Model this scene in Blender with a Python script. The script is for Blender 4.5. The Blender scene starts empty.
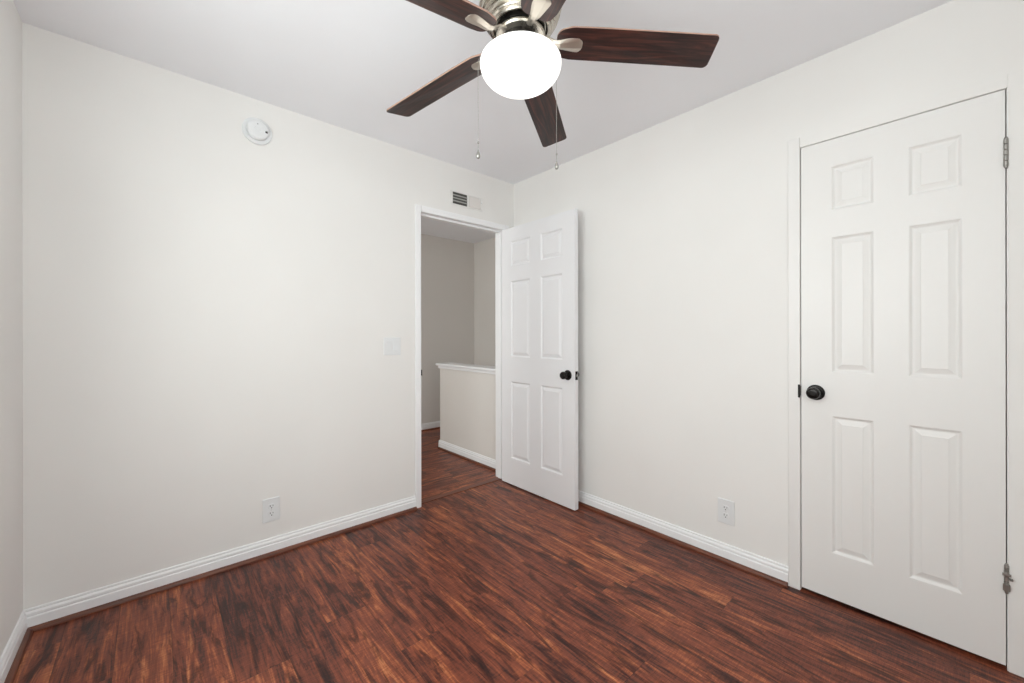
import bpy, bmesh, math, random
from mathutils import Vector, Matrix
random.seed(4)
S = bpy.context.scene
C = S.collection
PI = math.pi

# ------------------------------------------------------------------ camera
YAW = 0.72612
CAM = Vector((-2.2426, -2.5018, 1.1822))
cd = bpy.data.cameras.new('camera')
cam = bpy.data.objects.new('camera', cd); C.objects.link(cam)
cd.sensor_fit = 'HORIZONTAL'; cd.sensor_width = 36.0
cd.lens = 36.0 * 404.11 / 1024.0
cd.shift_y = (335.09 - 341.5) / 1024.0
cd.clip_start = 0.02
_d = Vector((math.sin(YAW), math.cos(YAW), 0)); _r = Vector((math.cos(YAW), -math.sin(YAW), 0)); _u = Vector((0, 0, 1))
_rl = -0.0015
_r2 = _r * math.cos(_rl) + _u * math.sin(_rl); _u2 = _u * math.cos(_rl) - _r * math.sin(_rl)
M = Matrix((( _r2.x, _u2.x, -_d.x, CAM.x), (_r2.y, _u2.y, -_d.y, CAM.y), (_r2.z, _u2.z, -_d.z, CAM.z), (0, 0, 0, 1)))
cam.matrix_world = M
S.camera = cam

# ------------------------------------------------------------------ colour management, world, daylight
S.view_settings.view_transform = 'Standard'
S.view_settings.look = 'None'
S.view_settings.gamma = 1.0
S.view_settings.use_curve_mapping = False
S.view_settings.exposure = -0.03
S.cycles.max_bounces = 14
S.cycles.diffuse_bounces = 10
S.cycles.glossy_bounces = 5
S.cycles.sample_clamp_indirect = 6.0

W = bpy.data.worlds.new('world'); S.world = W; W.use_nodes = True
bg = W.node_tree.nodes['Background']
bg.inputs[0].default_value = (0.80, 0.90, 1.0, 1); bg.inputs[1].default_value = 1.5

def area(name, loc, rot, sx, sy, power, col):
    l = bpy.data.lights.new(name, 'AREA'); l.shape = 'RECTANGLE'; l.size = sx; l.size_y = sy
    l.energy = power; l.color = col
    o = bpy.data.objects.new(name, l); o.location = loc; o.rotation_euler = rot; C.objects.link(o)
    return o
XWL = -2.632
# daylight outside the left window; near and hall lamps are added fill
area('window_daylight', (XWL - .17, -1.70, 1.50), (math.radians(90), 0, math.radians(-90)), 1.5, 1.25, 40, (1.0, 0.985, 0.965))
area('added_near_fill', (-2.02, -3.17, 1.50), (math.radians(90), 0, 0), .95, 1.25, 22, (1.0, 0.985, 0.965))  # added fill lamp from behind, keeps the room evenly lit
area('added_hall_fill', (-2.98, 1.04, 1.45), (math.radians(90), 0, math.radians(-90)), 1.1, 1.2, 34, (1.0, 0.97, 0.94))  # added fill lamp to brighten the hall, source out of view

# ------------------------------------------------------------------ materials
def mat(name, col=(.8, .8, .8), rough=.5, metal=0.0, spec=.5):
    m = bpy.data.materials.new(name); m.use_nodes = True
    b = m.node_tree.nodes['Principled BSDF']
    b.inputs['Base Color'].default_value = (*col, 1)
    b.inputs['Roughness'].default_value = rough
    b.inputs['Metallic'].default_value = metal
    b.inputs['Specular IOR Level'].default_value = spec
    return m, m.node_tree, b
def N(nt, t, **kw):
    n = nt.nodes.new(t)
    for k, v in kw.items():
        if k.startswith('i_'):
            key = k[2:]
            n.inputs[int(key) if key.isdigit() else key].default_value = v
        else: setattr(n, k, v)
    return n
def ramp(nt, stops, interp='LINEAR'):
    r = nt.nodes.new('ShaderNodeValToRGB'); r.color_ramp.interpolation = interp
    e = r.color_ramp.elements
    while len(e) < len(stops): e.new(.5)
    for k, (p, c) in enumerate(stops):
        e[k].position = p; e[k].color = (*c, 1) if len(c) == 3 else c
    return r
def coords(nt): return N(nt, 'ShaderNodeTexCoord').outputs['Object']
def paint(name, col, rough, scale=160, strength=.06, dist=.0015, var=.015):
    """rolled wall paint: faint mottling and an orange-peel bump"""
    m, nt, b = mat(name, col, rough, spec=.35)
    L = nt.links.new; co = coords(nt)
    n1 = N(nt, 'ShaderNodeTexNoise', i_Scale=scale, i_Detail=3.0); L(co, n1.inputs['Vector'])
    bp = N(nt, 'ShaderNodeBump', i_Strength=strength, i_Distance=dist); L(n1.outputs[0], bp.inputs['Height']); L(bp.outputs[0], b.inputs['Normal'])
    n2 = N(nt, 'ShaderNodeTexNoise', i_Scale=1.8, i_Detail=2.0); L(co, n2.inputs['Vector'])
    c = Vector(col)
    r = ramp(nt, [(.3, tuple(c * (1 - var))), (.7, tuple(c * (1 + var)))]); L(n2.outputs[0], r.inputs[0]); L(r.outputs[0], b.inputs['Base Color'])
    return m
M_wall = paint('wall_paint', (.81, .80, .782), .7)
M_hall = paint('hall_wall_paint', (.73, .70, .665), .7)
M_ceil = paint('ceiling_paint', (.87, .88, .91), .85, scale=90, strength=.12)
M_trim = paint('trim_gloss_paint', (.86, .865, .875), .35, scale=60, strength=.02)
M_plate = mat('white_plastic', (.76, .775, .785), .3)[0]
M_slot = mat('dark_slot', (.03, .03, .03), .6)[0]
M_black = mat('oil_rubbed_bronze', (.012, .010, .009), .25, metal=.6)[0]
M_hinge = mat('worn_steel', (.36, .35, .33), .38, metal=.9)[0]
M_screw = mat('painted_screw', (.62, .62, .62), .4)[0]

def door_paint(name, col):
    """moulded wood-grain door skin: long vertical grain bump under semi-gloss paint"""
    m, nt, b = mat(name, col, .38, spec=.45)
    L = nt.links.new; co = coords(nt)
    mp = N(nt, 'ShaderNodeMapping', i_Scale=(110, 110, 5)); L(co, mp.inputs[0])
    n = N(nt, 'ShaderNodeTexNoise', i_Scale=1.6, i_Detail=4.0, i_Roughness=.6, i_Distortion=.6); L(mp.outputs[0], n.inputs['Vector'])
    bp = N(nt, 'ShaderNodeBump', i_Strength=.16, i_Distance=.002); L(n.outputs[0], bp.inputs['Height']); L(bp.outputs[0], b.inputs['Normal'])
    return m
M_door = door_paint('bedroom_door_paint', (.80, .80, .815))
M_closet = door_paint('closet_door_paint', (.80, .79, .775))

def wood_floor(name, along_y=True, tint=1.0):
    """red-brown hickory laminate: planks .16 m wide and 1.22 m long with streaks, knots and chatter marks"""
    m, nt, b = mat(name, (.1, .03, .02), .34, spec=.32)
    L = nt.links.new
    sep = N(nt, 'ShaderNodeSeparateXYZ'); L(coords(nt), sep.inputs[0])
    ox, oy = (sep.outputs[0], sep.outputs[1]) if along_y else (sep.outputs[1], sep.outputs[0])
    def mth(op, a, bb=None, cc=None):
        n = N(nt, 'ShaderNodeMath', operation=op)
        for k, v in enumerate((a, bb, cc)):
            if v is None: continue
            if isinstance(v, (int, float)): n.inputs[k].default_value = v
            else: L(v, n.inputs[k])
        return n.outputs[0]
    u = mth('DIVIDE', mth('ADD', ox, 10.03), .16)
    iu = mth('FLOOR', u); fu = mth('FRACT', u)
    wn = N(nt, 'ShaderNodeTexWhiteNoise', noise_dimensions='1D'); L(iu, wn.inputs['W'])
    v = mth('ADD', mth('DIVIDE', oy, 1.22), mth('MULTIPLY', wn.outputs['Value'], 7.0))
    iv = mth('FLOOR', v); fv = mth('FRACT', v)
    cmb = N(nt, 'ShaderNodeCombineXYZ'); L(iu, cmb.inputs[0]); L(iv, cmb.inputs[1])
    pid = N(nt, 'ShaderNodeTexWhiteNoise', noise_dimensions='3D'); L(cmb.outputs[0], pid.inputs['Vector'])
    off = N(nt, 'ShaderNodeVectorMath', operation='SCALE'); L(pid.outputs['Color'], off.inputs[0]); off.inputs['Scale'].default_value = 40
    base = N(nt, 'ShaderNodeCombineXYZ'); L(ox, base.inputs[0]); L(oy, base.inputs[1])
    def tex(sx, sy, scale, detail, rough, distort):
        mp = N(nt, 'ShaderNodeVectorMath', operation='MULTIPLY'); L(base.outputs[0], mp.inputs[0]); mp.inputs[1].default_value = (sx, sy, 1)
        ad = N(nt, 'ShaderNodeVectorMath', operation='ADD'); L(mp.outputs[0], ad.inputs[0]); L(off.outputs[0], ad.inputs[1])
        n = N(nt, 'ShaderNodeTexNoise', i_Scale=scale, i_Detail=detail, i_Roughness=rough, i_Distortion=distort); L(ad.outputs[0], n.inputs['Vector'])
        return n.outputs[0]
    broad = tex(24, 2.0, 1.0, 5.0, .68, 1.3)      # wide dark and orange bands
    fine = tex(120, 5.0, 1.0, 4.0, .65, .4)       # fibres
    chat = tex(22, 170, 1.0, 3.0, .6, 1.2)         # cross chatter
    smok = tex(19, 3.2, 1.0, 6.0, .68, 1.3)        # smoky black patches
    r1 = ramp(nt, [(.38, (.040, .013, .010)), (.46, (.140, .036, .020)), (.54, (.215, .056, .028)), (.61, (.36, .105, .040)), (.71, (.60, .24, .10))])
    t = mth('ADD', mth('MULTIPLY', broad, .72), mth('MULTIPLY', fine, .34))
    t = mth('ADD', t, mth('MULTIPLY', mth('SUBTRACT', chat, .5), .24))
    t = mth('ADD', t, mth('MULTIPLY', mth('SUBTRACT', pid.outputs['Value'], .5), .10))
    t = mth('SUBTRACT', t, .015)
    L(t, r1.inputs[0])
    r2 = ramp(nt, [(.50, (1, 1, 1)), (.57, (.50, .44, .44)), (.66, (.22, .19, .21))]); L(smok, r2.inputs[0])
    mx = N(nt, 'ShaderNodeMix', data_type='RGBA', blend_type='MULTIPLY'); mx.inputs[0].default_value = 1
    L(r1.outputs[0], mx.inputs[6]); L(r2.outputs[0], mx.inputs[7])
    # plank joints
    eu = mth('MINIMUM', fu, mth('SUBTRACT', 1.0, fu)); ev = mth('MINIMUM', fv, mth('SUBTRACT', 1.0, fv))
    gap = mth('MINIMUM', mth('DIVIDE', eu, .010), mth('DIVIDE', ev, .0014))
    gp = N(nt, 'ShaderNodeClamp'); L(gap, gp.inputs[0])
    gr = ramp(nt, [(0, (.35 * tint,) * 3), (1, (min(1, tint),) * 3)]); L(gp.outputs[0], gr.inputs[0])
    m2 = N(nt, 'ShaderNodeMix', data_type='RGBA', blend_type='MULTIPLY'); m2.inputs[0].default_value = 1
    L(mx.outputs[2], m2.inputs[6]); L(gr.outputs[0], m2.inputs[7]); L(m2.outputs[2], b.inputs['Base Color'])
    h = mth('ADD', mth('MULTIPLY', chat, .5), mth('MULTIPLY', fine, .5)); h = mth('ADD', h, mth('MULTIPLY', gp.outputs[0], .6))
    bp = N(nt, 'ShaderNodeBump', i_Strength=.30, i_Distance=.002); L(h, bp.inputs['Height']); L(bp.outputs[0], b.inputs['Normal'])
    rr = ramp(nt, [(.3, (.30,) * 3), (.7, (.44,) * 3)]); L(fine, rr.inputs[0]); L(rr.outputs[0], b.inputs['Roughness'])
    return m
M_floor = wood_floor('hickory_floor', True)
M_hfloor = wood_floor('hickory_hall_floor', False, .95)

def streak_wood(name, stops, axis, rough=.4, fine=90, along=4):
    m, nt, b = mat(name, stops[0][1], rough)
    L = nt.links.new
    sc = [fine] * 3; sc[axis] = along
    mp = N(nt, 'ShaderNodeMapping', i_Scale=sc); L(coords(nt), mp.inputs[0])
    n = N(nt, 'ShaderNodeTexNoise', i_Scale=1.0, i_Detail=4.0, i_Roughness=.6, i_Distortion=.8); L(mp.outputs[0], n.inputs['Vector'])
    r = ramp(nt, stops); L(n.outputs[0], r.inputs[0]); L(r.outputs[0], b.inputs['Base Color'])
    return m
shoe_st = [(.3, (.060, .018, .011)), (.55, (.150, .045, .022)), (.75, (.24, .085, .040))]
M_shoe_x = streak_wood('shoe_wood_lengthwise', shoe_st, 0)
M_shoe_y = streak_wood('shoe_wood_crosswise', shoe_st, 1)
M_blade = streak_wood('walnut_blade', [(.34, (.011, .005, .0045)), (.5, (.030, .011, .009)), (.66, (.090, .027, .018))], 0, .38, fine=70, along=5)
M_edge = mat('blade_edge_veneer', (.36, .22, .17), .5)[0]

def nickel():
    m, nt, b = mat('brushed_nickel', (.60, .56, .49), .26, metal=1.0)
    L = nt.links.new
    mp = N(nt, 'ShaderNodeMapping', i_Scale=(20, 20, 400)); L(coords(nt), mp.inputs[0])
    n = N(nt, 'ShaderNodeTexNoise', i_Scale=1.0, i_Detail=2.0); L(mp.outputs[0], n.inputs['Vector'])
    r = ramp(nt, [(.3, (.20,) * 3), (.7, (.34,) * 3)]); L(n.outputs[0], r.inputs[0]); L(r.outputs[0], b.inputs['Roughness'])
    return m
M_nickel = nickel()
def opal():
    m, nt, b = mat('lit_opal_glass', (.93, .93, .92), .22)
    b.inputs['Emission Color'].default_value = (1.0, .985, .955, 1)
    b.inputs['Emission Strength'].default_value = 1.0
    return m
M_opal = opal()
def pane_glass():
    m = bpy.data.materials.new('window_glass'); m.use_nodes = True; nt = m.node_tree; nt.nodes.clear()
    o = N(nt, 'ShaderNodeOutputMaterial'); t = N(nt, 'ShaderNodeBsdfTransparent', i_Color=(.95, .97, .96, 1)); g = N(nt, 'ShaderNodeBsdfGlossy', i_Roughness=.02)
    mx = N(nt, 'ShaderNodeMixShader', i_Fac=.06)
    nt.links.new(t.outputs[0], mx.inputs[1]); nt.links.new(g.outputs[0], mx.inputs[2]); nt.links.new(mx.outputs[0], o.inputs[0])
    return m
M_glass = pane_glass()

# ------------------------------------------------------------------ mesh helpers
def obj(name, bm, m, parent=None, smooth=False, bevel=0, mats=None, flat_angle=None):
    me = bpy.data.meshes.new(name)
    bmesh.ops.recalc_face_normals(bm, faces=bm.faces)
    bm.to_mesh(me); bm.free()
    for x in (mats or [m]): me.materials.append(x)
    if smooth:
        for p in me.polygons: p.use_smooth = True
        try: me.set_sharp_from_angle(angle=flat_angle or math.radians(38))
        except Exception: pass
    o = bpy.data.objects.new(name, me); C.objects.link(o)
    if parent is not None: o.parent = parent
    if bevel:
        bv = o.modifiers.new('bevel', 'BEVEL'); bv.width = bevel; bv.segments = 2; bv.limit_method = 'ANGLE'; bv.angle_limit = math.radians(50)
    return o
def tag(o, label=None, cat=None, group=None, kind=None):
    if label: o['label'] = label
    if cat: o['category'] = cat
    if group: o['group'] = group
    if kind: o['kind'] = kind
    return o
def empty(name, loc, label, cat, group=None, rot=(0, 0, 0)):
    o = bpy.data.objects.new(name, None); C.objects.link(o); o.location = loc; o.rotation_euler = rot; o.empty_display_size = .05
    return tag(o, label, cat, group)
def box(bm, a, b, mi=0):
    x0, y0, z0 = a; x1, y1, z1 = b
    v = [bm.verts.new(p) for p in ((x0, y0, z0), (x1, y0, z0), (x1, y1, z0), (x0, y1, z0), (x0, y0, z1), (x1, y0, z1), (x1, y1, z1), (x0, y1, z1))]
    for f in ((0, 3, 2, 1), (4, 5, 6, 7), (0, 1, 5, 4), (1, 2, 6, 5), (2, 3, 7, 6), (3, 0, 4, 7)):
        bm.faces.new([v[i] for i in f]).material_index = mi
def boxes(*bs):
    bm = bmesh.new()
    for a, b in bs: box(bm, a, b)
    return bm
def lathe(bm, prof, seg=48, T=None, closed=False):
    """profile of (radius, height) turned about Z, then moved by T; radius 0 closes the end"""
    T = T or Matrix.Identity(4); rings = []
    for r, z in prof:
        if r < 1e-6: rings.append([bm.verts.new(T @ Vector((0, 0, z)))])
        else: rings.append([bm.verts.new(T @ Vector((r * math.cos(2 * PI * k / seg), r * math.sin(2 * PI * k / seg), z))) for k in range(seg)])
    for A, B in zip(rings, rings[1:]):
        for k in range(seg):
            l = (k + 1) % seg
            if len(A) == 1 and len(B) == 1: continue
            if len(A) == 1: bm.faces.new((A[0], B[k], B[l]))
            elif len(B) == 1: bm.faces.new((A[k], A[l], B[0]))
            else: bm.faces.new((A[k], A[l], B[l], B[k]))
    return bm
def extrude_profile(prof, p0, p1, out):
    """prof: (out distance, height) polygon; swept straight from p0 to p1; out = unit vector into the room"""
    bm = bmesh.new(); out = Vector(out); A, B = [], []
    for d, z in prof:
        A.append(bm.verts.new(Vector(p0) + out * d + Vector((0, 0, z)))); B.append(bm.verts.new(Vector(p1) + out * d + Vector((0, 0, z))))
    n = len(prof)
    for k in range(n):
        l = (k + 1) % n; bm.faces.new((A[k], A[l], B[l], B[k]))
    bm.faces.new(A); bm.faces.new(B[::-1])
    return bm
def tube(bm, pts, r, seg=8):
    prev = None
    pts = [Vector(p) for p in pts]
    for k, p in enumerate(pts):
        t = (pts[min(k + 1, len(pts) - 1)] - pts[max(k - 1, 0)]).normalized()
        a = t.cross(Vector((0.3, 1, .2))).normalized(); b = t.cross(a)
        ring = [bm.verts.new(p + a * r * math.cos(2 * PI * j / seg) + b * r * math.sin(2 * PI * j / seg)) for j in range(seg)]
        if prev:
            for j in range(seg): bm.faces.new((prev[j], prev[(j + 1) % seg], ring[(j + 1) % seg], ring[j]))
        else: bm.faces.new(ring[::-1])
        prev = ring
    bm.faces.new(prev)
def struct(name, bm, m, label, cat, **kw):
    return tag(obj(name, bm, m, **kw), label, cat, kind='structure')

# ------------------------------------------------------------------ room dimensions
XL = -2.632; YN = -3.0; H = 2.434; T = .12
DL, DR, DH = -.864, -.100, 2.034       # doorway in the back wall
CY0, CY1, CH = -1.989, -2.5945, 2.047  # closet doorway in the right wall
HY = 1.966; HX = 1.035; HL = -2.750     # hall beyond

# floors
bm = boxes(((XL, YN, -.05), (0, .045, 0)))
struct('floor', bm, M_floor, 'glossy red-brown hickory plank floor of the empty bedroom', 'floor')
bm = boxes(((HL, .12, -.05), (.12, HY, 0)), ((DL - .02, .045, -.05), (DR + .02, .12, 0)), ((.12, 1.157, -.05), (HX, HY, 0)))
struct('floor', bm, M_hfloor, 'red-brown plank floor of the hall beyond the open doorway', 'floor')
bm = boxes(((DL, .034, 0), (DR, .088, .004)))
struct('trim_1', bm, M_shoe_x, 'narrow brown wooden threshold strip under the open doorway', 'threshold', bevel=.0015)
# ceilings
struct('ceiling', boxes(((XL - T, YN - T, H), (T, T, H + .1)), ((T, YN - T, H), (.8, T, H + .1))), M_ceil, 'flat white bedroom ceiling carrying the fan', 'ceiling')
struct('ceiling', boxes(((HL, T, H), (HX + T, HY + T, H + .1))), M_ceil, 'shaded flat hall ceiling beyond the doorway', 'ceiling')
# walls
struct('wall_left', boxes(((XL - T, YN - T, 0), (XL, -2.45, H)), ((XL - T, -.95, 0), (XL, T, H)), ((XL - T, -2.45, 0), (XL, -.95, .88)), ((XL - T, -2.45, 2.12), (XL, -.95, H))), M_wall, 'plain off-white wall along the left edge', 'wall')
struct('wall_back', boxes(((XL, 0, 0), (DL - .02, T, H)), ((DR + .02, 0, 0), (0.12, T, H)), ((DL - .02, 0, DH + .02), (DR + .02, T, H))), M_wall,
       'off-white wall with the open doorway, switch and vent', 'wall')
struct('wall_right', boxes(((0, 0, 0), (T, CY0 + .02, H)), ((0, CY1 - .02, 0), (T, YN - T, H)), ((0, CY0 + .02, CH + .02), (T, CY1 - .02, H))), M_wall,
       'off-white wall with the closed closet door', 'wall')
WX0, WX1, WZ0, WZ1 = -2.50, -1.54, .88, 2.12
struct('wall_near', boxes(((XL, YN - T, 0), (WX0, YN, H)), ((WX1, YN - T, 0), (0, YN, H)), ((WX0, YN - T, 0), (WX1, YN, WZ0)), ((WX0, YN - T, WZ1), (WX1, YN, H))), M_wall,
       'off-white wall with an added window behind the viewer', 'wall')
# closet interior behind the closed door
struct('wall_closet', boxes(((.75, CY1 - .1, 0), (.80, CY0 + .1, H)), ((T, CY0 + .05, 0), (.75, CY0 + .1, H)), ((T, CY1 - .1, 0), (.75, CY1 - .05, H))), M_wall, 'inner walls of the closet', 'wall')
struct('floor', boxes(((0, CY1 - .02, -.05), (.75, CY0 + .02, 0))), M_floor, 'plank floor inside the closet', 'floor')
# hall walls
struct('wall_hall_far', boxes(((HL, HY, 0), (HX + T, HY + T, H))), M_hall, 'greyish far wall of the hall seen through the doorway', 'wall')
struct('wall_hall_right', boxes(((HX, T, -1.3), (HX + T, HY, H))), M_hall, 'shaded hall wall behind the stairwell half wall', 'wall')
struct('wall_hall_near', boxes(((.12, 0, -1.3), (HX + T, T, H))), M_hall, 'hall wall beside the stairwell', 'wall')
struct('wall_hall_left', boxes(((HL - T, T, 0), (HL, .50, H)), ((HL - T, 1.58, 0), (HL, HY + T, H)), ((HL - T, .50, 0), (HL, 1.58, .85)), ((HL - T, .50, 2.05), (HL, 1.58, H))), M_hall, 'end wall of the hall with an added window', 'wall')
# half wall along the stairs
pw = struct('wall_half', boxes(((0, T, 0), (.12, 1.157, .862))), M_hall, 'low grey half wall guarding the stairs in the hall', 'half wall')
bm = extrude_profile([(-.125, 0), (.030, 0), (.036, .006), (.036, .018), (.030, .024), (-.150, .024), (-.156, .018), (-.156, .006), (-.150, 0)], (0, T, .866), (0, 1.187, .866), (-1, 0, 0))
tag(obj('cap', bm, M_trim, pw), 'white cap board')
bm = boxes(((-.016, T, .838), (0, 1.157, .866)), ((-.016, 1.157, .838), (.136, 1.173, .866)))
tag(obj('cap_moulding', bm, M_trim, pw, bevel=.005), 'white moulding under the cap')
# stairs going down behind the half wall
bm = bmesh.new()
for k in range(5): box(bm, (.12, 1.157 - .22 * (k + 1), -1.3), (HX, 1.157 - .22 * k, -.19 * (k + 1)))
struct('floor', bm, M_hfloor, 'stair treads descending behind the half wall', 'stairs')

# ------------------------------------------------------------------ baseboards with brown shoe moulding
BP = [(0, 0), (.0135, 0), (.0135, .052), (.0120, .056), (.0095, .058), (.0115, .061), (.0115, .070), (.0085, .076), (.0060, .078), (.0075, .081), (.0065, .087), (.0030, .0885), (0, .0885)]
SP = [(.0135, 0), (.030, 0), (.0297, .005), (.0280, .0105), (.0245, .0150), (.0195, .0175), (.0135, .0180)]
def base(name, p0, p1, out, label, ms):
    o = struct(name, extrude_profile(BP, p0, p1, out), M_trim, label, 'baseboard')
    s = obj('shoe_moulding', extrude_profile(SP, p0, p1, out), ms, o, smooth=True, flat_angle=math.radians(50))
    tag(s, 'brown wooden shoe moulding')
CS = .043
base('baseboard_back', (XL, 0, 0), (DL - CS, 0, 0), (0, -1, 0), 'white stepped baseboard below the outlet on the left-hand wall', M_shoe_x)
base('baseboard_right', (0, 0, 0), (0, CY0 + .047, 0), (-1, 0, 0), 'white stepped baseboard between open door and closet', M_shoe_y)
base('baseboard_left', (XL, YN, 0), (XL, -.014, 0), (1, 0, 0), 'white baseboard at the bottom left corner of the picture', M_shoe_y)
base('baseboard_near', (XL + .031, YN, 0), (0, YN, 0), (0, 1, 0), 'white baseboard under the added window', M_shoe_x)
base('baseboard_hall_half', (0, T + .016, 0), (0, 1.157, 0), (-1, 0, 0), 'white baseboard along the hall half wall', M_shoe_y)
base('baseboard_hall_end', (-.0135, 1.157, 0), (.12, 1.157, 0), (0, 1, 0), 'white baseboard on the end of the half wall', M_shoe_x)
base('baseboard_hall_far', (HL, HY, 0), (HX, HY, 0), (0, -1, 0), 'white baseboard on the far hall wall', M_shoe_x)

# ------------------------------------------------------------------ doorway frames
def jamb_back():
    return boxes(((DL - .02, 0, 0), (DL, T, DH + .02)), ((DR, 0, 0), (DR + .02, T, DH + .02)), ((DL, 0, DH), (DR, T, DH + .02)),
                 ((DL, .037, .0), (DL + .012, .075, DH - .012)), ((DR - .012, .037, .0), (DR, .075, DH - .012)), ((DL, .037, DH - .013), (DR, .075, DH)))
fr = struct('trim_2', jamb_back(), M_trim, 'white jamb and stop lining the open doorway', 'door frame', bevel=.001)
def casing(bmx, side, y_face, sgn):
    pass
CP = .011
bm = boxes(((DL - CS, -CP, 0), (DL, 0, DH + CS)), ((DR, -CP, 0), (DR + CS, 0, DH + CS)), ((DL, -CP, DH), (DR, 0, DH + CS)))
obj('casing', bm, M_trim, fr, bevel=.004)
bm = boxes(((DL - CS, T, 0), (DL - .008, T + CP, DH + CS)), ((DR + .008, T, 0), (DR + CS, T + CP, DH + CS)), ((DL - .008, T, DH + .008), (DR + .008, T + CP, DH + CS)))
obj('casing', bm, M_trim, fr, bevel=.004)
bm = boxes(((DL, .004, .895), (DL + .002, .032, .955)), ((DL - .002, -.0165, .905), (DL + .003, .004, .945)))
tag(obj('strike_plate', bm, M_black, fr, bevel=.001), 'small dark metal strike plate')
bm = boxes(((0, CY0, 0), (T, CY0 + .02, CH + .02)), ((0, CY1 - .02, 0), (T, CY1, CH + .02)), ((0, CY1, CH), (T, CY0, CH + .02)), ((.038, CY0 - .012, 0), (.07, CY0, CH)), ((.038, CY1, 0), (.07, CY1 + .012, CH)), ((.038, CY1 + .012, CH - .012), (.07, CY0 - .012, CH)))
fc = struct('trim_3', bm, M_closet, 'white jamb and flat casing around the closet door', 'door frame', bevel=.001)
CC = .047
bm = boxes(((-.010, CY0, 0), (0, CY0 + CC, CH + CC)))
obj('casing', bm, M_closet, fc, bevel=.003)
bm = boxes(((-.003, CY1 - .060, 0), (0, CY1 - .003, CH + CC)), ((-.004, CY1 - .003, CH + .001), (0, CY0, CH + CC)))
obj('casing', bm, M_wall, fc, bevel=.001)
bm = boxes(((-.0145, CY0 - .001, .892), (-.010, CY0 + .007, .952)), ((-.0145, CY0 + .001, .90), (.03, CY0 - .0015, .944)))
tag(obj('strike_plate', bm, M_black, fc, bevel=.001), 'small dark metal strike plate')

# ------------------------------------------------------------------ six-panel doors
def six_panel(w, h, t, cols, rows):
    """door slab: x 0..w, y 0..t (front face y=0), z 0..h; each panel is a moulded, raised field on both faces"""
    bm = bmesh.new()
    xs = sorted({0, w} | {c for p in cols for c in p}); zs = sorted({0, h} | {c for p in rows for c in p})
    rings = [(0, 0), (.003, .0015), (.009, .0075), (.0125, .0085), (.0165, .0080), (.033, .0025), (.0345, .0012)]
    for side in (0, 1):
        f = (lambda x, d, z: (x, d, z)) if side == 0 else (lambda x, d, z: (x, t - d, z))
        for i in range(len(xs) - 1):
            for j in range(len(zs) - 1):
                x0, x1, z0, z1 = xs[i], xs[i + 1], zs[j], zs[j + 1]
                if (x0, x1) in cols and (z0, z1) in rows:
                    prev = None
                    for ins, dep in rings:
                        r = [bm.verts.new(f(*p)) for p in ((x0 + ins, dep, z0 + ins), (x1 - ins, dep, z0 + ins), (x1 - ins, dep, z1 - ins), (x0 + ins, dep, z1 - ins))]
                        if prev:
                            for k in range(4): bm.faces.new((prev[k], prev[(k + 1) % 4], r[(k + 1) % 4], r[k]))
                        prev = r
                    bm.faces.new(prev)
                else:
                    bm.faces.new([bm.verts.new(f(*p)) for p in ((x0, 0, z0), (x1, 0, z0), (x1, 0, z1), (x0, 0, z1))])
    for i in range(len(xs) - 1):
        for z in (0, h): bm.faces.new([bm.verts.new(p) for p in ((xs[i], 0, z), (xs[i + 1], 0, z), (xs[i + 1], t, z), (xs[i], t, z))])
    for j in range(len(zs) - 1):
        for x in (0, w): bm.faces.new([bm.verts.new(p) for p in ((x, 0, zs[j]), (x, 0, zs[j + 1]), (x, t, zs[j + 1]), (x, t, zs[j]))])
    bmesh.ops.remove_doubles(bm, verts=bm.verts, dist=1e-5)
    return bm
def knob(parent, loc, outward, name='door_knob'):
    """round rose, neck and flattened ball knob turned about the outward axis"""
    q = Vector(outward).to_track_quat('Z', 'Y').to_matrix().to_4x4(); TT = Matrix.Translation(loc) @ q
    bm = bmesh.new()
    lathe(bm, [(0, 0), (.0335, 0), (.0345, .002), (.0340, .005), (.0300, .0075), (.0290, .0065), (.0230, .0070), (.0215, .0095), (.0145, .0110), (.0125, .014), (.0120, .026), (.0150, .030), (.0230, .035), (.0262, .042), (.0262, .050), (.0235, .0575), (.0190, .0600), (.0175, .0590), (.0120, .0600), (.0110, .0615), (0, .0620)], 40, TT)
    o = obj(name, bm, M_black, parent, smooth=True)
    return tag(o, 'dark bronze round knob')
def hinge(parent, x, y, z, h, axis, jag=False):
    """butt hinge seen edge-on: barrel of five knuckles with pin ends, and two leaf edges"""
    bm = bmesh.new(); n = 5
    for k in range(n):
        a = z + h * k / n + .0006; b = z + h * (k + 1) / n - .0006
        lathe(bm, [(0, a), (.0052, a), (.0062, a + .0012), (.0062, b - .0012), (.0052, b), (0, b)], 14, Matrix.Translation((x, y, 0)))
    for zz, s in ((z, -1), (z + h, 1)):
        lathe(bm, [(0, zz), (.0045, zz), (.0045, zz + s * .003), (.0025, zz + s * .006), (0, zz + s * .006)], 12, Matrix.Translation((x, y, 0)))
    if axis == 'y':
        box(bm, (x, y - .007, z + .001), (x + .012, y - .0045, z + h - .001)); box(bm, (x, y + .0005, z + .001), (x + .012, y + .003, z + h - .001))
    else:
        box(bm, (x - .003, y, z + .001), (x - .0005, y + .012, z + h - .001)); box(bm, (x + .0005, y, z + .001), (x + .003, y + .012, z + h - .001))
    if jag:
        box(bm, (x - .009, y - .010, z + h * .08), (x + .008, y - .004, z + h * .30)); box(bm, (x - .010, y - .010, z + h * .62), (x + .010, y - .004, z + h * .70)); box(bm, (x + .006, y - .016, z + h * .50), (x + .014, y - .004, z + h * .56))
    return tag(obj('hinge', bm, M_hinge, parent, smooth=True), 'worn steel hinge')

ROWS = [(.205, .810), (1.003, 1.600), (1.718, 1.912)]
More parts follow.
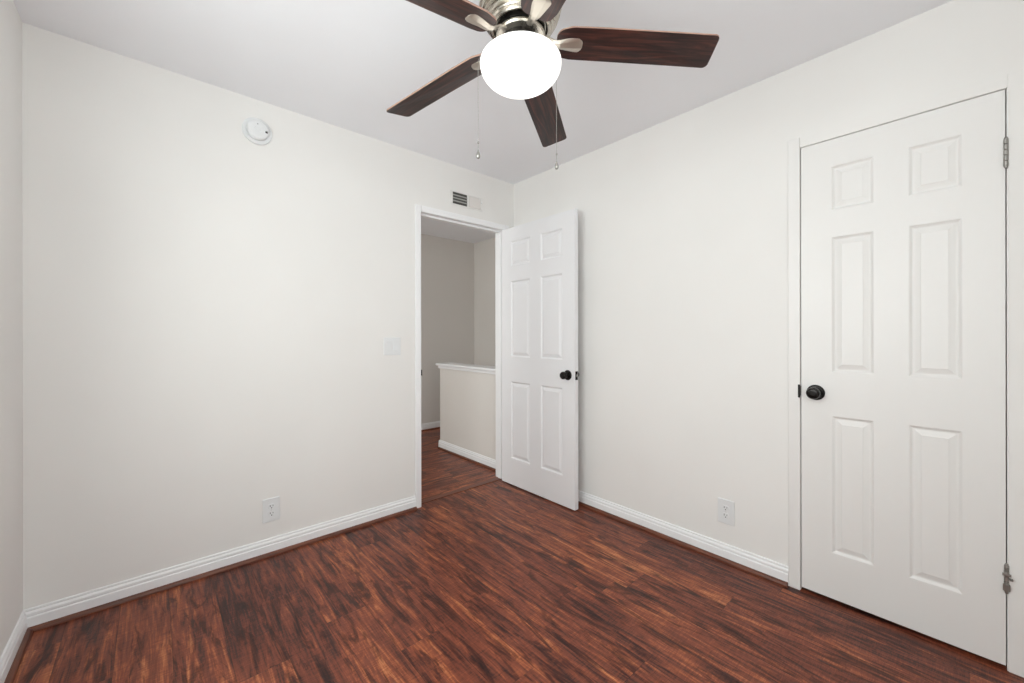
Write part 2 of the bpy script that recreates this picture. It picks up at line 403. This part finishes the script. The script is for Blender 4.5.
# open bedroom door: hinged on the right jamb, swung 90 degrees into the room, hall side facing the viewer
W1 = .757
d1 = struct('door_1', six_panel(W1, 2.020, .035, [(.1115, .3270), (.4390, .6490)], ROWS), M_door, 'white six-panel bedroom door standing open against the right wall', 'door')
d1.location = (-.135, -.003, .008); d1.rotation_euler = (0, 0, -PI / 2 )   # local x -> -y, front (y=0) faces -x
d1.matrix_world = Matrix.Translation((-.135, -.003, .008)) @ Matrix(((0, 1, 0, 0), (-1, 0, 0, 0), (0, 0, 1, 0), (0, 0, 0, 1)))
knob(d1, (W1 - .060, 0, .902), (0, -1, 0))
knob(d1, (W1 - .060, .035, .902), (0, 1, 0))
bm = boxes(((W1, .005, .872), (W1 + .0015, .030, .930)))
o = tag(obj('latch_plate', bm, M_black, d1, bevel=.0005), 'dark latch plate')
bm = extrude_profile([(0, -.008), (.011, -.008), (.011, 0), (.004, .008), (0, .008)], (W1 + .001, .0175, .892), (W1 + .001, .0175, .910), (1, 0, 0))
bm2 = boxes(((W1 + .001, .0115, .892), (W1 + .011, .0235, .910)))
bm.free()
tag(obj('latch_bolt', bm2, M_hinge, o, bevel=.003), 'steel latch bolt')
for z in (.18, 1.02, 1.76): hinge(d1, 0.0, .041, z, .089, 'x')
# closed closet door
W2 = abs(CY1 - CY0) - .006
R2 = [(a - .003, b - .003) for a, b in ROWS]
d2 = struct('door_2', six_panel(W2, 2.028, .035, [(.112, .2520), (.3560, .4980)], R2), M_closet, 'closed white six-panel closet door with dark knob', 'door')
d2.matrix_world = Matrix.Translation((0.0, CY0 - .003, .016)) @ Matrix(((0, 1, 0, 0), (-1, 0, 0, 0), (0, 0, 1, 0), (0, 0, 0, 1)))
knob(d2, (.055, 0, .905), (0, -1, 0))
hinge(d2, W2 + .0015, -.005, .262, .095, 'x', True)
hinge(d2, W2 + .0015, -.005, 1.755, .098, 'x')

# ------------------------------------------------------------------ windows (left wall; near and hall ones unseen, added for their light)
def window(name, a0, a1, z0, z1, place, label):
    """two-sash window built in x (width), y (depth), z; place maps it into the wall"""
    bm = bmesh.new(); e = .04
    box(bm, (a0, 0, z0), (a1, .06, z0 + e)); box(bm, (a0, 0, z1 - e), (a1, .06, z1)); box(bm, (a0, 0, z0 + e), (a0 + e, .06, z1 - e)); box(bm, (a1 - e, 0, z0 + e), (a1, .06, z1 - e))
    mid = (a0 + a1) / 2; box(bm, (mid - .02, .005, z0 + e), (mid + .02, .055, z1 - e))
    w = struct(name, bm, M_trim, label, 'window'); w.matrix_world = place
    obj('pane', boxes(((a0 + e, .028, z0 + e), (mid - .02, .032, z1 - e)), ((mid + .02, .028, z0 + e), (a1 - e, .032, z1 - e))), M_glass, w)
    obj('window_sill', boxes(((a0 - .02, -.09, z0 - .02), (a1 + .02, 0.0, z0))), M_trim, w)
window('added_near_window', WX0, WX1, WZ0, WZ1, Matrix.Translation((WX0 + WX1, YN - .09, 0)) @ Matrix(((-1, 0, 0, 0), (0, -1, 0, .0), (0, 0, 1, 0), (0, 0, 0, 1))) @ Matrix.Translation((0, -.03, 0)), 'unseen two-pane window behind the viewer, added for fill light')  # unseen window, added with its fill lamp to even out the room
window('window_2', -2.45, -.95, .88, 2.12, Matrix.Translation((XL - .06, 0, 0)) @ Matrix(((0, -1, 0, 0), (1, 0, 0, 0), (0, 0, 1, 0), (0, 0, 0, 1))), 'two-pane window in the left wall beside the viewer')
window('added_hall_window', .50, 1.58, .85, 2.05, Matrix.Translation((HL - .05, 0, 0)) @ Matrix(((0, -1, 0, 0), (1, 0, 0, 0), (0, 0, 1, 0), (0, 0, 0, 1))), 'unseen window at the end of the hall, added for its light')  # unseen window, added to let the fill lamp into the hall

# ------------------------------------------------------------------ ceiling fan
FX, FY, ZB = -1.3443, -1.5347, 2.1355
PH, PITCH = -.714, .215
fan = empty('ceiling_fan', (FX, FY, H), 'brushed nickel ceiling fan with five dark walnut blades and a lit white globe', 'ceiling fan')
FS = .0215
def fz(prof): return [(r, z - FS - H) for r, z in prof]
bm = bmesh.new()
prof = [(.060, 2.204), (.082, 2.204), (.088, 2.198)]
r0, z0 = .088, 2.198
rib = [(.088, 2.198), (.098, 2.206), (.107, 2.217), (.115, 2.230), (.121, 2.245), (.125, 2.262)]
for (ra, za), (rb, zb) in zip(rib, rib[1:]):
    prof += [(ra + .001, za - .001), (ra + .0060, za - .0010), (ra + .0085, za + .003), (ra + .0075, za + (zb - za) * .55), (rb - .003, zb - .003)]
prof += [(.127, 2.262), (.133, 2.264), (.136, 2.272), (.136, 2.290), (.132, 2.298), (.129, 2.302), (.129, 2.330), (.133, 2.334), (.133, 2.345), (.128, 2.350), (.126, 2.400), (.138, 2.412), (.140, 2.4335), (0, 2.4335)]
lathe(bm, [(0, 2.206)] + prof, 72)
for v in bm.verts:
    z = v.co.z; v.co.z = z - FS * max(0, min(1, (2.4335 - z) / .20)) - H
tag(obj('motor_housing', bm, M_nickel, fan, smooth=True, flat_angle=math.radians(30)), 'ribbed brushed nickel motor housing')
bm = bmesh.new(); lathe(bm, fz([(0, 2.205), (.0790, 2.205), (.0790, 2.186), (0, 2.186)]), 48)
obj('rotor_core', bm, M_black, fan, smooth=True)
bm = bmesh.new(); lathe(bm, fz([(0, 2.186), (.0740, 2.186), (.0790, 2.183), (.0800, 2.177), (.0760, 2.172), (.0600, 2.1705), (0, 2.1705)]), 56)
obj('rotor_ring', bm, M_nickel, fan, smooth=True)
bm = bmesh.new(); lathe(bm, fz([(0, 2.171), (.0560, 2.171), (.0575, 2.160), (.0575, 2.142), (.0620, 2.138), (.0620, 2.128), (0, 2.128)]), 48)
obj('light_fitter', bm, M_black, fan, smooth=True)
# opal globe: flattened mushroom
bm = bmesh.new()
gp = []
for k in range(0, 33):
    a = PI / 2 - k * PI / 32
    c, s = math.cos(a), math.sin(a)
    if s >= 0: gp.append((.1325 * abs(c) ** .88, 2.0860 + .047 * s))
    else: gp.append((.1325 * abs(c) ** 1.02, 2.0860 + .083 * s))
gp = [(r, z) for r, z in gp if not (z > 2.128 and r < .075)]
gp = [(.045, 2.134), (.060, 2.134)] + gp[:-1] + [(0, 2.003)]
lathe(bm, fz(gp), 64)
tag(obj('lamp_globe', bm, M_opal, fan, smooth=True, flat_angle=math.radians(80)), 'lit white opal glass globe')

def rounded_outline(pts, radii, seg=7):
    out = []; n = len(pts)
    for k in range(n):
        p = Vector(pts[k]); a = (Vector(pts[k - 1]) - p); b = (Vector(pts[(k + 1) % n]) - p)
        r = radii[k]; an, bn = a.normalized(), b.normalized()
        th = math.acos(max(-1, min(1, an.dot(bn)))); d = r / math.tan(th / 2)
        if r < 1e-5: out.append(p); continue
        c = p + (an + bn).normalized() * (r / math.sin(th / 2)); s = p + an * d; e = p + bn * d
        a0 = math.atan2(s.y - c.y, s.x - c.x); a1 = math.atan2(e.y - c.y, e.x - c.x)
        while a1 - a0 > PI: a1 -= 2 * PI
        while a1 - a0 < -PI: a1 += 2 * PI
        for j in range(seg + 1):
            t = a0 + (a1 - a0) * j / seg; out.append(Vector((c.x + r * math.cos(t), c.y + r * math.sin(t))))
    return out
def blade_mesh():
    """blade along +x; outline in plan, walnut faces and a pale veneer edge"""
    bm = bmesh.new()
    ol = rounded_outline([(.117, -.045), (.165, -.0575), (.624, -.0590), (.633, .0590), (.165, .0575), (.117, .045)], [.030, .045, .016, .016, .045, .030])
    th = .0055; drop = lambda x: -.032 * max(0, (x - .2) / .46)
    ol = [q for k, p in enumerate(ol) for q in [p.lerp(ol[(k + 1) % len(ol)], f / 5) for f in (range(5) if (ol[(k + 1) % len(ol)] - p).length > .2 else range(1))]]
    A = [bm.verts.new((p.x, p.y, th / 2 + drop(p.x))) for p in ol]; B = [bm.verts.new((p.x, p.y, -th / 2 + drop(p.x))) for p in ol]
    bm.faces.new(A); bm.faces.new(B[::-1]); n = len(ol)
    for k in range(n): bm.faces.new((A[k], A[(k + 1) % n], B[(k + 1) % n], B[k])).material_index = 1
    return bm
def arm_mesh():
    """cast arm: slim neck from the rotor ring widening to a faceted tongue screwed under the blade"""
    bm = bmesh.new()
    st = [(.066, .010, -.006, .006, .020), (.090, .010, -.005, .006, .016), (.110, .012, -.009, .006, .002), (.128, .016, -.012, .005, -.0032), (.150, .021, -.0125, .004, -.0032), (.172, .0255, -.0115, .0035, -.0032), (.189, .0285, -.0095, .003, -.0032), (.1975, .024, -.0075, .0025, -.0032), (.2015, .014, -.006, .0018, -.0032)]
    prev = None
    for x, hw, dz, ed, top in st:
        # cross-section: top flat, bevelled side facets, off-centre ridge below
        if x < .1: sec = [(-hw, top), (hw, top), (hw, top - .006), (hw * .3, top - .010), (-hw * .3, top - .010), (-hw, top - .006)]
        else: sec = [(-hw, top), (hw, top), (hw, top - ed * .5), (hw * .30, top - ed - .0045), (-hw * .55, top - ed - .0030), (-hw, top - ed * .5)]
        r = [bm.verts.new((x, y, z)) for y, z in sec]
        if prev:
            for k in range(6): bm.faces.new((prev[k], prev[(k + 1) % 6], r[(k + 1) % 6], r[k]))
        else: bm.faces.new(r)
        prev = r
    bm.faces.new(prev[::-1])
    return bm
blade0 = obj('blade', blade_mesh(), None, fan, mats=[M_blade, M_edge])
M_arm = mat('satin_nickel', (.60, .55, .48), .42, metal=1.0)[0]
arm0 = obj('blade_arm', arm_mesh(), M_arm, blade0, bevel=.0012)
tag(arm0, 'brushed nickel blade arm')
def set_blade(o, k):
    o.matrix_local = Matrix.Translation((0, 0, ZB - H)) @ Matrix.Rotation(PH + k * 2 * PI / 5, 4, 'Z') @ Matrix.Rotation(-PITCH, 4, 'X')
set_blade(blade0, 0)
for k in range(1, 5):
    b = blade0.copy(); C.objects.link(b); b.parent = fan; set_blade(b, k)
    if k == 1: b.matrix_local = Matrix.Translation((0, 0, ZB - H)) @ Matrix.Rotation(PH + k * 2 * PI / 5 + .028, 4, 'Z') @ Matrix.Rotation(.016, 4, 'Y') @ Matrix.Rotation(-PITCH, 4, 'X')
    a = arm0.copy(); C.objects.link(a); a.parent = b
# pull chains draped over the globe's shoulder
def chain(lat, dep, zbot, label):
    rr = math.hypot(lat, dep); ux = (_r.x * lat + _d.x * dep) / rr; uy = (_r.y * lat + _d.y * dep) / rr
    P = lambda r, z: (ux * r, uy * r, z - H)
    bm = bmesh.new()
    path = [P(.055, 2.136), P(.085, 2.132), P(.112, 2.123), P(.129, 2.104), P(rr - .002, 2.082), P(rr, 2.060), P(rr, zbot + .02)]
    tube(bm, path, .0006, 6)
    z = 2.055
    while z > zbot + .02:
        bmesh.ops.create_icosphere(bm, subdivisions=1, radius=.0012, matrix=Matrix.Translation(P(rr, z))); z -= .0042
    c = tag(obj('pull_chain', bm, M_hinge, fan, smooth=True), label)
    bm = bmesh.new()
    lathe(bm, [(0, .022), (.0018, .021), (.002, .017), (.0045, .012), (.0065, .005), (.0068, -.001), (.005, -.006), (.002, -.008), (0, -.008)], 20, Matrix.Translation(P(rr, zbot)))
    obj('chain_fob', bm, M_hinge, c, smooth=True)
    bm = bmesh.new(); lathe(bm, [(0, .004), (.0028, .003), (.0030, 0), (.0028, -.003), (0, -.004)], 14, Matrix.Translation(P(rr, zbot + .045)))
    obj('chain_connector', bm, M_hinge, c, smooth=True)
chain(-.139, .0, 1.766, 'thin metal pull chain on the left of the globe')
chain(.127, .09, 1.768, 'thin metal pull chain behind the right of the globe')

# ------------------------------------------------------------------ smoke detector
sd = empty('smoke_detector', (-1.829, 0, 2.263), 'round white smoke detector high on the left-hand wall near the ceiling', 'smoke detector')
TY = Matrix.Rotation(PI / 2, 4, 'X')     # local z -> -y (out of the back wall)
bm = bmesh.new(); lathe(bm, [(0, 0), (.068, 0), (.069, .003), (.069, .009), (.066, .012), (0, .012)], 56, TY)
obj('mounting_base', bm, M_plate, sd, smooth=True)
bm = bmesh.new(); lathe(bm, [(0, .012), (.049, .012), (.051, .015), (.051, .032), (.047, .039), (.040, .042), (.018, .044), (.016, .0425), (0, .0425)], 56, TY)
obj('cover', bm, M_plate, sd, smooth=True)
bm = bmesh.new(); box(bm, (.030, -.0428, -.012), (.042, -.034, -.001)); obj('vent_slot', bm, M_slot, sd, bevel=.001)
bm = bmesh.new(); lathe(bm, [(0, .038), (.0035, .038), (.003, .0395), (0, .040)], 12, Matrix.Translation((-.004, -.004, .024)) @ TY); obj('indicator_light', bm, mat('grey_lens', (.25, .25, .25), .2)[0], sd)
bm = bmesh.new(); lathe(bm, [(0, .0370), (.013, .037), (.012, .0400), (0, .0405)], 24, Matrix.Translation((-.004, -.004, -.003)) @ TY); obj('test_button', bm, M_plate, sd, smooth=True)

# ------------------------------------------------------------------ outlets and switch
def outlet(loc, rotz, label):
    e = empty('electrical_outlet', loc, label, 'outlet', 'duplex wall outlets', (0, 0, rotz))
    bm = bmesh.new(); box(bm, (-.0415, -.006, -.0635), (.0415, 0, .0635)); obj('cover_plate', bm, M_plate, e, bevel=.004)
    for s in (1, -1):
        bm = bmesh.new(); lathe(bm, [(0, 0), (.0168, 0), (.0168, .0022), (.0160, .0028), (0, .0028)], 28, Matrix.Translation((0, -.006, s * .0195)) @ TY)
        for v in bm.verts: v.co.z = s * .0195 + max(-.0135, min(.0135, v.co.z - s * .0195))
        f = obj('socket_face', bm, M_plate, e)
        zc = s * .0195
        bm = bmesh.new()
        box(bm, (-.0078, -.0092, zc - .001), (-.0054, -.0086, zc + .0085)); box(bm, (.0052, -.0092, zc + .0005), (.0076, -.0086, zc + .0075))
        lathe(bm, [(0, 0), (.0028, 0), (.0028, .0004), (0, .0004)], 14, Matrix.Translation((0, -.0089, zc - .0075)) @ TY)
        obj('slots', bm, M_slot, f)
    bm = bmesh.new(); lathe(bm, [(0, 0), (.003, 0), (.0025, .001), (0, .0012)], 12, Matrix.Translation((0, -.006, 0)) @ TY); obj('screw', bm, M_screw, e)
    return e
outlet((-1.7655, 0, .240), 0, 'white duplex outlet low on the left-hand wall above the baseboard')
outlet((0, -1.6635, .257), -PI / 2, 'white duplex outlet low on the right-hand wall beside the closet')
sw = empty('light_switch', (-1.072, 0, 1.110), 'white double switch plate on the wall left of the open doorway', 'light switch')
bm = bmesh.new(); box(bm, (-.059, -.0055, -.0575), (.059, 0, .0575)); obj('cover_plate', bm, M_plate, sw, bevel=.003)
for cx in (-.0235, .0235):
    bm = bmesh.new(); z0 = .033
    vs = [(-.0165, -.0055, -z0), (.0165, -.0055, -z0), (.0165, -.0055, z0), (-.0165, -.0055, z0)]
    o = (.009, .0062) if cx > 0 else (.0062, .009)
    vs2 = [(-.0160, -o[0], -z0 + .001), (.0160, -o[0], -z0 + .001), (.0160, -o[1], z0 - .001), (-.0160, -o[1], z0 - .001)]
    A = [bm.verts.new((x + cx, y, z)) for x, y, z in vs]; B = [bm.verts.new((x + cx, y, z)) for x, y, z in vs2]
    bm.faces.new(B); bm.faces.new(A[::-1])
    for k in range(4): bm.faces.new((A[k], A[(k + 1) % 4], B[(k + 1) % 4], B[k]))
    obj('rocker', bm, M_plate, sw, bevel=.0008)
    if cx > 0:
        obj('dimmer_slider', boxes(((cx - .010, -.0115, -.027), (cx + .010, -.0085, -.020))), M_plate, sw, bevel=.001)

# ------------------------------------------------------------------ air vent over the doorway
vt = empty('air_vent', (-.4755, 0, 2.192), 'small white wall register with dark louvres over the open doorway', 'air vent')
fw, fh = .146, .052
bm = bmesh.new()
M_reg = paint('register_paint', (.80, .79, .775), .5)
box(bm, (-fw, -.006, -fh), (fw, 0, -.0425)); box(bm, (-fw, -.006, .0425), (fw, 0, fh)); box(bm, (-fw, -.006, -.0425), (-.126, 0, .0425)); box(bm, (.126, -.006, -.0425), (fw, 0, .0425)); box(bm, (.002, -.006, -.0425), (.016, 0, .0425))
obj('frame', bm, M_reg, vt, bevel=.003)
obj('duct_shade_sheet', boxes(((-.126, -.0012, -.0425), (.002, -.0002, .0425))), mat('duct_shade', (.07, .07, .065), .8)[0], vt)  # dark sheet over the solid wall, duct shade put into its colour
M_lou = mat('grey_louvre', (.36, .36, .34), .6)[0]
for k in range(3):
    z = .0425 - .085 * (k + 1) / 4
    bm = bmesh.new(); box(bm, (-.126, -.0052, z - .0042), (.002, -.0014, z + .0042)); obj('louvre', bm, M_lou, vt)
bm = bmesh.new()
pl = [(.016, -.0425), (.120, -.0425), (.126, -.030), (.126, .020), (.112, .0425), (.016, .0425)]
A = [bm.verts.new((x, -.001, z)) for x, z in pl]; B = [bm.verts.new((x * .985 + .001, -.011 if x < .1 else -.007, z * .96)) for x, z in pl]
bm.faces.new(A); bm.faces.new(B[::-1])
for k in range(6): bm.faces.new((A[k], A[(k + 1) % 6], B[(k + 1) % 6], B[k]))
tag(obj('louvre_half_plate', bm, paint('louvre_shading_paint', (.74, .71, .685), .5), vt, bevel=.001), 'plain plate for the right louvres, their shading painted beige')  # plain plate replaces the right louvres, with their shading put into its colour
obj('damper_lever', boxes(((.128, -.016, .006), (.139, -.006, .016))), M_trim, vt, bevel=.002)
